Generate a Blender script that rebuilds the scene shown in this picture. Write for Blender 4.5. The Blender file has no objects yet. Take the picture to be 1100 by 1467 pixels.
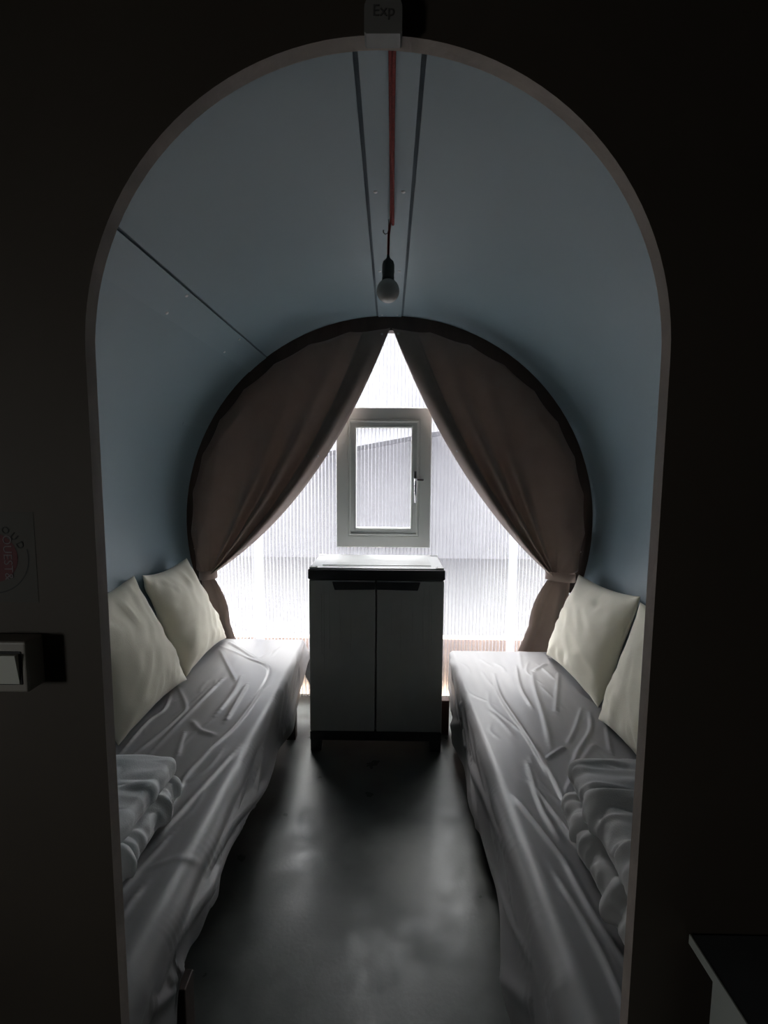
import bpy, bmesh, math, random
from mathutils import Vector, Matrix, noise
C = bpy.context.scene
COL = C.collection
PI = math.pi

# ------------------------------------------------------------------ camera
CAM_H = 1.425
cam_d = bpy.data.cameras.new('camera')
cam = bpy.data.objects.new('camera', cam_d); COL.objects.link(cam)
cam_d.sensor_fit = 'VERTICAL'; cam_d.sensor_height = 36.0
cam_d.lens = 690.0 / 1467.0 * 36.0
cam_d.clip_start = 0.01
cam.matrix_world = (Matrix.Translation((0, 0, CAM_H)) @ Matrix.Rotation(math.radians(0.66), 4, 'Z')
                    @ Matrix.Rotation(math.radians(90 - 5.7), 4, 'X') @ Matrix.Rotation(math.radians(0.4), 4, 'Z'))
C.camera = cam

# ------------------------------------------------------------------ world / light / exposure
W = bpy.data.worlds.new('overcast'); C.world = W; W.use_nodes = True
bg = W.node_tree.nodes['Background']
bg.inputs['Color'].default_value = (0.98, 1.0, 0.985, 1)
bg.inputs['Strength'].default_value = 27.0
sun_d = bpy.data.lights.new('hazy_sun', 'SUN'); sun_d.energy = 11.0; sun_d.angle = math.radians(14); sun_d.color = (1.0, 0.985, 0.95)
sun = bpy.data.objects.new('hazy_sun', sun_d); COL.objects.link(sun)
sun.rotation_mode = 'QUATERNION'; sun.rotation_quaternion = Vector((0.16, -0.50, -0.85)).normalized().to_track_quat('-Z', 'Y')
pl_d = bpy.data.lights.new('daylight_portal', 'AREA'); pl_d.shape = 'RECTANGLE'; pl_d.size = 2.4; pl_d.size_y = 2.3
pl_d.cycles.is_portal = True
pl = bpy.data.objects.new('daylight_portal', pl_d); COL.objects.link(pl)
pl.location = (0, 2.90, 1.15); pl.rotation_euler = (-PI / 2, 0, 0)
p2_d = bpy.data.lights.new('front_room_portal', 'AREA'); p2_d.shape = 'RECTANGLE'; p2_d.size = 0.29; p2_d.size_y = 0.29
p2_d.cycles.is_portal = True
p2 = bpy.data.objects.new('front_room_portal', p2_d); COL.objects.link(p2)
p2.location = (-1.49, -0.37, 1.17); p2.rotation_euler = (0, -PI / 2, 0)
C.view_settings.view_transform = 'Standard'; C.view_settings.look = 'None'
C.view_settings.gamma = 1.0; C.view_settings.use_curve_mapping = False
C.view_settings.exposure = 0.0
C.cycles.use_denoising = True
C.cycles.max_bounces = 14; C.cycles.diffuse_bounces = 6; C.cycles.transparent_max_bounces = 16
C.cycles.sample_clamp_indirect = 6.0

# ------------------------------------------------------------------ helpers
def nodes_of(m):
    m.use_nodes = True
    nt = m.node_tree
    return nt, nt.nodes, nt.links

def mat(name, col, rough=0.6, var=0.12, scale=8.0, bump=0.0, bscale=60.0, metal=0.0, spec=0.5, rvar=0.0, stretch=(1, 1, 1), sheen=0.0, transl=0.0):
    m = bpy.data.materials.new(name); nt, N, L = nodes_of(m)
    b = N['Principled BSDF']
    tc = N.new('ShaderNodeTexCoord'); mp = N.new('ShaderNodeMapping'); mp.inputs['Scale'].default_value = stretch
    L.new(tc.outputs['Object'], mp.inputs['Vector'])
    nz = N.new('ShaderNodeTexNoise'); nz.inputs['Scale'].default_value = scale; nz.inputs['Detail'].default_value = 5
    L.new(mp.outputs['Vector'], nz.inputs['Vector'])
    cr = N.new('ShaderNodeValToRGB')
    cr.color_ramp.elements[0].position = 0.3; cr.color_ramp.elements[1].position = 0.7
    cr.color_ramp.elements[0].color = tuple(c * (1 - var) for c in col) + (1,)
    cr.color_ramp.elements[1].color = tuple(min(1, c * (1 + var)) for c in col) + (1,)
    L.new(nz.outputs['Fac'], cr.inputs['Fac']); L.new(cr.outputs['Color'], b.inputs['Base Color'])
    b.inputs['Roughness'].default_value = rough; b.inputs['Metallic'].default_value = metal
    b.inputs['Specular IOR Level'].default_value = spec
    b.inputs['Sheen Weight'].default_value = sheen
    if rvar:
        mr = N.new('ShaderNodeMapRange'); mr.inputs['From Min'].default_value = 0.3; mr.inputs['From Max'].default_value = 0.7
        mr.inputs['To Min'].default_value = rough - rvar; mr.inputs['To Max'].default_value = rough + rvar
        L.new(nz.outputs['Fac'], mr.inputs['Value']); L.new(mr.outputs['Result'], b.inputs['Roughness'])
    if bump:
        n2 = N.new('ShaderNodeTexNoise'); n2.inputs['Scale'].default_value = bscale; n2.inputs['Detail'].default_value = 4
        L.new(mp.outputs['Vector'], n2.inputs['Vector'])
        bp = N.new('ShaderNodeBump'); bp.inputs['Strength'].default_value = bump; bp.inputs['Distance'].default_value = 0.01
        L.new(n2.outputs['Fac'], bp.inputs['Height']); L.new(bp.outputs['Normal'], b.inputs['Normal'])
    if transl:
        tr = N.new('ShaderNodeBsdfTranslucent'); L.new(cr.outputs['Color'], tr.inputs['Color'])
        mx = N.new('ShaderNodeMixShader'); mx.inputs['Fac'].default_value = transl
        out = N['Material Output']
        L.new(b.outputs['BSDF'], mx.inputs[1]); L.new(tr.outputs['BSDF'], mx.inputs[2]); L.new(mx.outputs['Shader'], out.inputs['Surface'])
    return m

def poly_mat(name, clear, period, rib=1.0):
    """multiwall polycarbonate: part of the light passes straight, part is scattered; fine vertical ribs"""
    m = bpy.data.materials.new(name); nt, N, L = nodes_of(m)
    for n in list(N):
        if n.type == 'BSDF_PRINCIPLED': N.remove(n)
    out = N['Material Output']
    tc = N.new('ShaderNodeTexCoord'); sx = N.new('ShaderNodeSeparateXYZ'); L.new(tc.outputs['Object'], sx.inputs['Vector'])
    mu = N.new('ShaderNodeMath'); mu.operation = 'MULTIPLY'; mu.inputs[1].default_value = 2 * PI / period
    L.new(sx.outputs['X'], mu.inputs[0])
    co = N.new('ShaderNodeMath'); co.operation = 'COSINE'; L.new(mu.outputs[0], co.inputs[0])
    mpn = N.new('ShaderNodeMapping'); mpn.inputs['Scale'].default_value = (2.0, 1, 0.6); L.new(tc.outputs['Object'], mpn.inputs['Vector'])
    nz = N.new('ShaderNodeTexNoise'); nz.inputs['Scale'].default_value = 2.0; nz.inputs['Detail'].default_value = 3
    L.new(mpn.outputs['Vector'], nz.inputs['Vector'])
    mr = N.new('ShaderNodeMapRange'); mr.interpolation_type = 'SMOOTHSTEP'; mr.inputs['From Min'].default_value = 0.35; mr.inputs['From Max'].default_value = 1
    mr.inputs['To Min'].default_value = clear + 0.06 * rib; mr.inputs['To Max'].default_value = clear - 0.42 * rib
    L.new(co.outputs[0], mr.inputs['Value'])
    ad = N.new('ShaderNodeMath'); ad.operation = 'MULTIPLY_ADD'; ad.inputs[1].default_value = 0.16
    L.new(nz.outputs['Fac'], ad.inputs[0]); L.new(mr.outputs['Result'], ad.inputs[2])
    sb = N.new('ShaderNodeMath'); sb.operation = 'SUBTRACT'; sb.inputs[1].default_value = 0.08; sb.use_clamp = True
    L.new(ad.outputs[0], sb.inputs[0])
    tp = N.new('ShaderNodeBsdfTransparent'); tp.inputs['Color'].default_value = (0.975, 0.97, 0.98, 1)
    tl = N.new('ShaderNodeBsdfTranslucent'); tl.inputs['Color'].default_value = (0.076, 0.075, 0.088, 1)
    mx = N.new('ShaderNodeMixShader'); L.new(sb.outputs[0], mx.inputs['Fac'])
    L.new(tl.outputs['BSDF'], mx.inputs[1]); L.new(tp.outputs['BSDF'], mx.inputs[2])
    gl = N.new('ShaderNodeBsdfGlossy'); gl.inputs['Roughness'].default_value = 0.15
    m2 = N.new('ShaderNodeMixShader'); m2.inputs['Fac'].default_value = 0.05
    L.new(mx.outputs['Shader'], m2.inputs[1]); L.new(gl.outputs['BSDF'], m2.inputs[2]); L.new(m2.outputs['Shader'], out.inputs['Surface'])
    return m

M = {}
M['blue'] = mat('blue_wall_panel', (0.166, 0.230, 0.256), 0.45, 0.03, 2.0, 0.03, 30)
M['blue_batten'] = mat('blue_batten_paint', (0.173, 0.239, 0.266), 0.42, 0.03, 3.0, 0.02, 30)
M['backing'] = mat('dark_backing', (0.10, 0.13, 0.15), 0.8)
M['front'] = mat('brown_front_wall', (0.085, 0.068, 0.052), 0.7, 0.08, 3.0, 0.05, 40)
M['edge'] = mat('lit_panel_edge', (0.34, 0.285, 0.25), 0.7, 0.15, 14.0, 0.1, 80)  # panel edge tone lightened for the inside light grazing the arch reveal
M['dark_wood'] = mat('dark_stained_wood', (0.045, 0.030, 0.024), 0.55, 0.3, 12, 0.1, 40, stretch=(1, 1, 0.15))
M['red_wood'] = mat('reddish_stained_wood', (0.075, 0.028, 0.018), 0.5, 0.3, 12, 0.1, 40, stretch=(1, 1, 0.15))
M['floor'] = mat('mottled_grey_vinyl', (0.070, 0.077, 0.072), 0.37, 0.24, 9.0, 0.04, 90, rvar=0.10, spec=0.40)
M['sheet'] = mat('grey_satin_sheet', (0.235, 0.230, 0.232), 0.40, 0.04, 4, 0.01, 300, spec=0.7)
M['mattress'] = mat('grey_mattress', (0.25, 0.25, 0.26), 0.8, 0.1, 20, 0.2, 120)
M['pillow'] = mat('cream_pillowcase', (0.84, 0.80, 0.655), 0.75, 0.03, 6, 0.08, 250, sheen=0.2)
M['duvet'] = mat('grey_white_duvet', (0.80, 0.81, 0.81), 0.8, 0.04, 6, 0.1, 250, sheen=0.2)
M['duvet2'] = mat('grey_quilt', (0.46, 0.455, 0.445), 0.8, 0.04, 6, 0.1, 250, sheen=0.2)
M['curtain'] = mat('taupe_curtain', (0.30, 0.235, 0.205), 0.8, 0.06, 10, 0.1, 350, sheen=0.2, transl=0.17)
M['white_frame'] = mat('white_window_plastic', (0.74, 0.77, 0.74), 0.3, 0.02, 4)
M['chrome'] = mat('chrome', (0.75, 0.75, 0.76), 0.18, 0.02, 10, metal=1.0)
M['steel'] = mat('steel_screw', (0.6, 0.6, 0.6), 0.3, 0.1, 40, metal=1.0)
M['cab'] = mat('grey_cabinet_plastic', (0.47, 0.47, 0.45), 0.5, 0.04, 12, 0.06, 200)
M['cab_dark'] = mat('dark_cabinet_plastic', (0.035, 0.036, 0.04), 0.45, 0.08, 12, 0.06, 200)
M['cab_top'] = mat('pale_cabinet_lid', (0.50, 0.51, 0.51), 0.30, 0.03, 12, 0.04, 200)
M['cord'] = mat('red_textile_cord', (0.25, 0.026, 0.018), 0.7, 0.2, 90, 0.3, 300)
M['socket'] = mat('grey_bulb_holder', (0.10, 0.105, 0.10), 0.5, 0.08, 20)
M['bulb'] = mat('opal_bulb_glass', (0.60, 0.575, 0.53), 0.14, 0.02, 10, spec=0.7)
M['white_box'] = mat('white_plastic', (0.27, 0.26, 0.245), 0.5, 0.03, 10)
M['switch_white'] = mat('pale_rocker_plastic', (0.75, 0.75, 0.67), 0.35, 0.02, 10)
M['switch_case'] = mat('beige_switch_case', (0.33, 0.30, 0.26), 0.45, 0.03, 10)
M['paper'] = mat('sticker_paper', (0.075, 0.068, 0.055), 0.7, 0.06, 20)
M['ink'] = mat('black_ink', (0.02, 0.02, 0.018), 0.7, 0.02, 10)
M['ink2'] = mat('faded_ink', (0.12, 0.115, 0.11), 0.7, 0.02, 10)
M['red_ink'] = mat('red_ink', (0.11, 0.018, 0.02), 0.7, 0.06, 20)
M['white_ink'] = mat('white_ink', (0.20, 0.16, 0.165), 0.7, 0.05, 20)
M['table'] = mat('grey_laminate', (0.60, 0.62, 0.57), 0.5, 0.04, 10)
M['table_top'] = mat('dark_laminate', (0.10, 0.106, 0.11), 0.45, 0.1, 10)
M['poly'] = poly_mat('polycarbonate_sheet', 0.72, 0.021)
M['poly_pane'] = poly_mat('polycarbonate_pane', 0.76, 0.021)
M['poly_rear'] = poly_mat('polycarbonate_rear_skin', 0.84, 0.021, 0.0)
M['poly_web'] = mat('polycarbonate_web', (0.8, 0.8, 0.84), 0.3, 0.02, 10, transl=0.7)
M['joint'] = mat('polycarbonate_joint', (0.80, 0.82, 0.87), 0.4, 0.02, 5, transl=0.85)
M['ground'] = mat('grey_gravel', (0.042, 0.042, 0.042), 0.9, 0.2, 30, 0.4, 60)
M['plank'] = mat('orange_timber', (0.70, 0.52, 0.40), 0.7, 0.15, 20, 0.1, 50, stretch=(0.1, 1, 1))
M['roof'] = mat('grey_roof_sheet', (0.062, 0.063, 0.070), 0.7, 0.1, 3)
M['render'] = mat('grey_render', (0.075, 0.075, 0.08), 0.85, 0.06, 4)

def link(name, me, m=None, parent=None):
    o = bpy.data.objects.new(name, me); COL.objects.link(o)
    if m is not None:
        for x in (m if isinstance(m, (list, tuple)) else [m]): me.materials.append(x)
    if parent is not None: o.parent = parent
    return o
def mesh(name, V, F, m, parent=None, smooth=False, off=None):
    me = bpy.data.meshes.new(name)
    if off is not None: V = [Vector(v) - off for v in V]
    me.from_pydata([tuple(v) for v in V], [], F); me.update()
    if smooth:
        for p in me.polygons: p.use_smooth = True
    return link(name, me, m, parent)
def from_bm(name, bm, m, parent=None, smooth=False):
    me = bpy.data.meshes.new(name); bm.normal_update(); bm.to_mesh(me); bm.free()
    if smooth:
        for p in me.polygons: p.use_smooth = True
    return link(name, me, m, parent)
def add_box(bm, lo, hi, bev=0.0, seg=2):
    r = bmesh.ops.create_cube(bm, size=1.0); vs = r['verts']
    lo = Vector(lo); hi = Vector(hi); c = (lo + hi) / 2; d = hi - lo
    for v in vs: v.co = Vector((v.co.x * d.x, v.co.y * d.y, v.co.z * d.z)) + c
    if bev > 0:
        es = list({e for v in vs for e in v.link_edges})
        bmesh.ops.bevel(bm, geom=es, offset=bev, segments=seg, affect='EDGES', profile=0.5)
    return bm
def box(name, lo, hi, m, parent=None, bev=0.003, origin=(0, 0, 0)):
    bm = bmesh.new(); o = Vector(origin)
    add_box(bm, Vector(lo) - o, Vector(hi) - o, bev)
    return from_bm(name, bm, m, parent)
def empty(name, loc):
    o = bpy.data.objects.new(name, None); COL.objects.link(o); o.location = loc; o.empty_display_size = 0.05
    return o
def tag(o, label, cat, group=None):
    o['label'] = label; o['category'] = cat
    if group: o['group'] = group
    return o
def struct(o):
    o['kind'] = 'structure'; return o
def add_tube(bm, pts, r, n=10):
    """swept tube along pts; r number or list"""
    pts = [Vector(p) for p in pts]; k = len(pts); rr = r if isinstance(r, (list, tuple)) else [r] * k
    rings = []; up = None
    for i, p in enumerate(pts):
        t = (pts[min(i + 1, k - 1)] - pts[max(i - 1, 0)]).normalized()
        if up is None:
            up = Vector((0, 0, 1)) if abs(t.z) < 0.9 else Vector((1, 0, 0))
        a = t.cross(up).normalized(); b = a.cross(t).normalized(); up = b
        rings.append([bm.verts.new(p + (a * math.cos(2 * PI * j / n) + b * math.sin(2 * PI * j / n)) * rr[i]) for j in range(n)])
    for i in range(k - 1):
        for j in range(n):
            bm.faces.new((rings[i][j], rings[i][(j + 1) % n], rings[i + 1][(j + 1) % n], rings[i + 1][j]))
    bm.faces.new(rings[0]); bm.faces.new(list(reversed(rings[-1])))
    bmesh.ops.recalc_face_normals(bm, faces=bm.faces)
def add_lathe(bm, prof, n=24, axis=(0, 0, 1), loc=(0, 0, 0)):
    """profile list of (radius, height) revolved about axis at loc"""
    q = Vector((0, 0, 1)).rotation_difference(Vector(axis)).to_matrix(); loc = Vector(loc)
    rings = []
    for r, h in prof:
        if r < 1e-6: rings.append([bm.verts.new(q @ Vector((0, 0, h)) + loc)])
        else: rings.append([bm.verts.new(q @ Vector((r * math.cos(2 * PI * j / n), r * math.sin(2 * PI * j / n), h)) + loc) for j in range(n)])
    for a, b in zip(rings, rings[1:]):
        for j in range(n):
            j2 = (j + 1) % n
            if len(a) == 1 and len(b) == 1: continue
            if len(a) == 1: bm.faces.new((a[0], b[j2], b[j]))
            elif len(b) == 1: bm.faces.new((a[j], a[j2], b[0]))
            else: bm.faces.new((a[j], a[j2], b[j2], b[j]))
    bmesh.ops.recalc_face_normals(bm, faces=bm.faces)
def grid_faces(nu, nv, flip=False):
    F = []
    for i in range(nu - 1):
        for j in range(nv - 1):
            f = (i * nv + j, (i + 1) * nv + j, (i + 1) * nv + j + 1, i * nv + j + 1)
            F.append(tuple(reversed(f)) if flip else f)
    return F
def solidify(o, t, off=-1):
    md = o.modifiers.new('thickness', 'SOLIDIFY'); md.thickness = t; md.offset = off
    return o
def smooth_noise(x, y, z=0.0):
    return noise.noise(Vector((x, y, z)))

def frame_bm(x0, x1, z0, z1, w, y0, y1, bev):
    bm = bmesh.new()
    prof = [(0, y1), (0, y0 + bev), (bev, y0), (w - bev, y0), (w, y0 + bev), (w, y1)]
    rings = []
    for d, y in prof:
        rings.append([bm.verts.new(p) for p in ((x0 + d, y, z0 + d), (x1 - d, y, z0 + d), (x1 - d, y, z1 - d), (x0 + d, y, z1 - d))])
    rings.append(rings[0])
    for a, b in zip(rings, rings[1:]):
        for j in range(4): bm.faces.new((a[j], a[(j + 1) % 4], b[(j + 1) % 4], b[j]))
    bmesh.ops.recalc_face_normals(bm, faces=bm.faces)
    return bm
# ------------------------------------------------------------------ the barrel shell
R0, CZ, CX = 1.17, 1.07, -0.005
YF, YB = 0.703, 2.85
WX = 1.10                                   # below the curve the lining drops straight to the floor
A_LOW = -math.asin((CZ - 0.67) / R0)        # angle where the straight part starts
def ring_pt(a, r=R0): return (CX + r * math.cos(a), CZ + r * math.sin(a))
def curved_panel(name, a0, a1, r, th, m, y0=YF, y1=YB, to_floor=0, parent=None, n=None):
    """a bent board from angle a0 to a1 (0 = right, 90 deg = crown); to_floor -1/1 continues it straight down"""
    n = n or max(3, int(abs(a1 - a0) / math.radians(2)))
    pin = [ring_pt(a0 + (a1 - a0) * i / n, r) for i in range(n + 1)]
    pout = [ring_pt(a0 + (a1 - a0) * i / n, r + th) for i in range(n + 1)]
    if to_floor == 1: pin.insert(0, (pin[0][0], 0.0)); pout.insert(0, (pin[0][0] + th, 0.0))
    if to_floor == -1: pin.append((pin[-1][0], 0.0)); pout.append((pin[-1][0] - th, 0.0))
    V = []; k = len(pin)
    for y in (y0, y1):
        V += [(p[0], y, p[1]) for p in pin] + [(p[0], y, p[1]) for p in pout]
    F = []
    for i in range(k - 1):
        F.append((i, i + 1, 2 * k + i + 1, 2 * k + i))
        F.append((k + i + 1, k + i, 3 * k + i, 3 * k + i + 1))
        F.append((i + 1, i, k + i, k + i + 1)); F.append((2 * k + i, 2 * k + i + 1, 3 * k + i + 1, 3 * k + i))
    F.append((0, 2 * k, 3 * k, k)); F.append((k - 1, 2 * k - 1, 4 * k - 1, 3 * k - 1))
    o = mesh(name, V, F, m, parent)
    bm = bmesh.new(); bm.from_mesh(o.data); bmesh.ops.recalc_face_normals(bm, faces=bm.faces); bm.to_mesh(o.data); bm.free()
    for p in o.data.polygons: p.use_smooth = len(p.vertices) == 4 and abs(p.normal.y) < 0.5
    try: o.data.set_sharp_from_angle(angle=math.radians(30))
    except Exception: pass
    return struct(o)
D = math.radians
curved_panel('wall_left', D(126.6), PI - A_LOW, R0, 0.009, M['blue'], to_floor=-1)
curved_panel('ceiling', D(93.75), D(125.9), R0, 0.009, M['blue'])
curved_panel('wall_right', A_LOW, D(86.45), R0, 0.009, M['blue'], to_floor=1)
curved_panel('wall_outer', A_LOW, PI - A_LOW, R0 + 0.0105, 0.03, M['backing'], to_floor=0)
for s, nm in ((1, 'wall_outer_right'), (-1, 'wall_outer_left')):
    x0 = s * (R0 * math.cos(A_LOW) + 0.012)
    struct(box(nm, (min(x0, x0 + s * 0.05), YF, -0.01), (max(x0, x0 + s * 0.05), YB, 0.69), M['backing'], None, 0))
def screw_proto():
    bm = bmesh.new()
    add_lathe(bm, [(0.0, 0.0035), (0.0018, 0.0033), (0.0022, 0.0022), (0.0045, 0.0030), (0.0062, 0.0016), (0.0068, 0.0)], 12)
    me = bpy.data.meshes.new('screw'); bm.to_mesh(me); bm.free(); me.materials.append(M['steel'])
    for p in me.polygons: p.use_smooth = True
    return me
SCREW = screw_proto()
def screw(parent, p, nrm):
    o = bpy.data.objects.new('screw', SCREW); COL.objects.link(o); o.parent = parent
    o.location = p; o.rotation_mode = 'QUATERNION'; o.rotation_quaternion = Vector((0, 0, 1)).rotation_difference(Vector(nrm))
t1 = curved_panel('trim_1', D(87.0), D(93.2), R0 - 0.006, 0.030, M['blue_batten'])
t2 = curved_panel('trim_2', D(126.3), D(132.4), R0 - 0.004, 0.013, M['blue_batten'])
for y in (0.93, 1.525, 2.12, 2.72):
    for a in (D(88.1), D(92.2)):
        q = ring_pt(a, R0 - 0.006); screw(t1, (q[0], y, q[1]), (-math.cos(a), 0, -math.sin(a)))
for y in (1.14, 1.725, 2.31):
    for a in (D(127.1), D(131.6)):
        q = ring_pt(a, R0 - 0.004); screw(t2, (q[0], y, q[1]), (-math.cos(a), 0, -math.sin(a)))
curved_panel('trim_4', D(151.6), D(152.3), R0 - 0.0016, 0.004, M['blue_batten'], 2.43, 2.80)
# dark timber ring at the back that carries the curtains
def ring_band(name, r0, r1, y0, y1, a0, a1, m, n=64):
    V = []; F = []
    for i in range(n + 1):
        a = a0 + (a1 - a0) * i / n
        for r, y in ((r0, y0), (r1, y0), (r1, y1), (r0, y1)):
            p = ring_pt(a, r); V.append((p[0], y, p[1]))
    for i in range(n):
        for j in range(4):
            F.append((i * 4 + j, i * 4 + (j + 1) % 4, i * 4 + 4 + (j + 1) % 4, i * 4 + 4 + j))
    F += [(0, 3, 2, 1), (n * 4, n * 4 + 1, n * 4 + 2, n * 4 + 3)]
    return mesh(name, V, F, m)
struct(ring_band('trim_3', 1.092, R0 - 0.001, 2.755, 2.8205, A_LOW, PI - A_LOW, M['dark_wood']))

# floor and the front room
struct(box('floor', (-1.45, -2.3, -0.05), (1.45, 2.86, 0.0), M['floor'], None, 0))
FRX, FRB, FRH = 1.42, -2.2, 2.42
bm = bmesh.new()
WY0, WY1, WZ0, WZ1 = -0.50, -0.24, 1.04, 1.30          # a small unseen window, added to light the front room from the left
add_box(bm, (-FRX - 0.06, FRB, 0), (-FRX, WY0, FRH)); add_box(bm, (-FRX - 0.06, WY1, 0), (-FRX, 0.68, FRH))
add_box(bm, (-FRX - 0.06, WY0, 0), (-FRX, WY1, WZ0)); add_box(bm, (-FRX - 0.06, WY0, WZ1), (-FRX, WY1, FRH))
struct(from_bm('wall_front_room_left', bm, M['front']))
w2 = from_bm('added_window', frame_bm(WY0, WY1, WZ0, WZ1, 0.025, 0.0, 0.05, 0.003), M['white_frame']); struct(w2)
w2.matrix_world = Matrix.Translation((-FRX - 0.005, 0, 0)) @ Matrix.Rotation(PI / 2, 4, 'Z')
struct(box('wall_front_room_right', (FRX, FRB, 0), (FRX + 0.06, 0.68, FRH), M['front'], None, 0))
struct(box('wall_front_room_rear', (-FRX, FRB - 0.06, 0), (FRX, FRB, FRH), M['front'], None, 0))
struct(box('ceiling_front_room', (-FRX, FRB, FRH), (FRX, 0.703, FRH + 0.06), M['front'], None, 0))

# front wall with the arched opening
def front_wall():
    ax, ar, az = -0.0204, 0.402, 1.574
    out = [(-FRX, 0.0), (-FRX, FRH), (FRX, FRH), (FRX, 0.0)]
    arch = [(ax + ar, 0.0)]
    n = 56
    for i in range(n + 1):
        a = PI * i / n
        arch.append((ax + ar * math.cos(a), az + ar * math.sin(a)))
    arch.append((ax - ar, 0.0))
    bm = bmesh.new()
    yf, yb = 0.68, 0.703
    # build as a strip between arch outline and outer frame
    m_ = len(arch); outer = []
    for (x, z) in arch:
        if z <= az: outer.append((FRX if x > ax else -FRX, z))
        else:
            a = math.atan2(z - az, x - ax); dx, dz = math.cos(a), math.sin(a)
            t = min((FRX - ax) / dx if dx > 1e-6 else ((-FRX - ax) / dx if dx < -1e-6 else 9e9), (FRH - az) / dz)
            outer.append((ax + dx * t, az + dz * t))
    vs = {}
    def vert(k, x, y, z):
        if k not in vs: vs[k] = bm.verts.new((x, y, z))
        return vs[k]
    for i in range(m_ - 1):
        A0, A1, O0, O1 = arch[i], arch[i + 1], outer[i], outer[i + 1]
        for tagk, y in (('f', yf), ('b', yb)):
            f = bm.faces.new((vert((tagk, 'a', i), A0[0], y, A0[1]), vert((tagk, 'a', i + 1), A1[0], y, A1[1]),
                              vert((tagk, 'o', i + 1), O1[0], y, O1[1]), vert((tagk, 'o', i), O0[0], y, O0[1])))
        f = bm.faces.new((vs[('f', 'a', i)], vs[('f', 'a', i + 1)], vs[('b', 'a', i + 1)], vs[('b', 'a', i)])); f.material_index = 1
        bm.faces.new((vs[('f', 'o', i)], vs[('f', 'o', i + 1)], vs[('b', 'o', i + 1)], vs[('b', 'o', i)]))
    # two top corners the fan leaves open
    for sx in (-1, 1):
        c = [i for i in range(m_) if (abs(outer[i][0] - sx * FRX) < 1e-6 and outer[i][1] < FRH - 1e-6)]
        d = [i for i in range(m_) if abs(outer[i][1] - FRH) < 1e-6]
        i0 = max(c) if sx == 1 else min(c); i1 = min(d) if sx == 1 else max(d)
        for tagk, y in (('f', yf), ('b', yb)):
            bm.faces.new((vs[(tagk, 'o', i0)], vs[(tagk, 'o', i1)], vert((tagk, 'c', sx), sx * FRX, y, FRH)))
    bmesh.ops.recalc_face_normals(bm, faces=bm.faces)
    return from_bm('wall_front', bm, [M['front'], M['edge']])
struct(front_wall())

# back wall of multiwall polycarbonate with a hole for the window
WIN = (-0.296, 0.226, 0.952, 1.732)   # hole x0,x1,z0,z1
PY0, PY1 = 2.822, 2.838
def back_wall():
    step = 0.021
    xs = sorted(set([round(step * i, 4) for i in range(-52, 53)] + [WIN[0], WIN[1]]))
    def ztop(x): return CZ + math.sqrt(max(0, (R0 - 0.002) ** 2 - (x - CX) ** 2))
    for nm, y in (('wall_back', PY0), ('rear_skin', PY1)):
        V = []; F = []
        def q(x0, x1, a0, a1, b0, b1):
            k = len(V); V.extend([(x0, y, a0), (x1, y, b0), (x1, y, b1), (x0, y, a1)]); F.append((k, k + 1, k + 2, k + 3))
        for x0, x1 in zip(xs, xs[1:]):
            if x0 >= WIN[0] - 1e-6 and x1 <= WIN[1] + 1e-6:
                q(x0, x1, 0.0, WIN[2], 0.0, WIN[2]); q(x0, x1, WIN[3], ztop(x0), WIN[3], ztop(x1))
            else: q(x0, x1, 0.0, ztop(x0), 0.0, ztop(x1))
        if nm == 'wall_back': o = struct(mesh(nm, V, F, M['poly'])); root = o
        else: mesh(nm, V, F, M['poly_rear'], root)
    V = []; F = []
    for x in [round(step * i, 4) for i in range(-52, 53)]:
        segs = [(0.0, ztop(x))]
        if WIN[0] < x < WIN[1]: segs = [(0.0, WIN[2]), (WIN[3], ztop(x))]
        for a, b in segs:
            k = len(V); V.extend([(x - .0006, PY0 + .001, a), (x + .0006, PY1 - .001, a), (x + .0006, PY1 - .001, b), (x - .0006, PY0 + .001, b)]); F.append((k, k + 1, k + 2, k + 3))
    w = mesh('rib', V, F, M['poly_web'], root); w['kind'] = 'stuff'
    for x in (-0.78, 0.735):
        box('joint_strip', (x - 0.026, PY0 - 0.003, 0.0), (x + 0.026, PY0 - 0.0008, ztop(abs(x) + 0.03)), M['joint'], root, 0)
    return root
back_wall()

# window in the back wall
win = struct(from_bm('window_1', frame_bm(-0.309, 0.238, 0.938, 1.745, 0.068, 2.792, 2.850, 0.003), M['white_frame']))
bm = frame_bm(-0.2385, 0.1665, 1.008, 1.675, 0.012, 2.786, 2.80, 0.003)
from_bm('frame_lip', bm, M['white_frame'], win)
sash = from_bm('sash', frame_bm(-0.246, 0.174, 1.0005, 1.6825, 0.050, 2.798, 2.846, 0.004), M['white_frame'], win)
bm = frame_bm(-0.205, 0.133, 1.0415, 1.6415, 0.010, 2.793, 2.806, 0.003)
from_bm('glazing_bead', bm, M['white_frame'], sash)
V = [(-0.2, 2.815, 1.045), (0.127, 2.815, 1.045), (0.127, 2.815, 1.637), (-0.2, 2.815, 1.637)]
V += [(v[0], 2.829, v[2]) for v in V]
mesh('pane', V, [(0, 1, 2, 3), (7, 6, 5, 4)], [M['poly_pane'], M['poly_rear']], sash).data.polygons[1].material_index = 1
V = []; F = []
for i in range(-9, 7):
    x = 0.021 * i; k = len(V)
    V += [(x - .0006, 2.816, 1.045), (x + .0006, 2.828, 1.045), (x + .0006, 2.828, 1.637), (x - .0006, 2.816, 1.637)]; F.append((k, k + 1, k + 2, k + 3))
mesh('pane_rib', V, F, M['poly_web'], sash)['kind'] = 'stuff'
bm = bmesh.new()
add_box(bm, (0.139, 2.788, 1.265), (0.156, 2.799, 1.385), 0.003)
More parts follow.
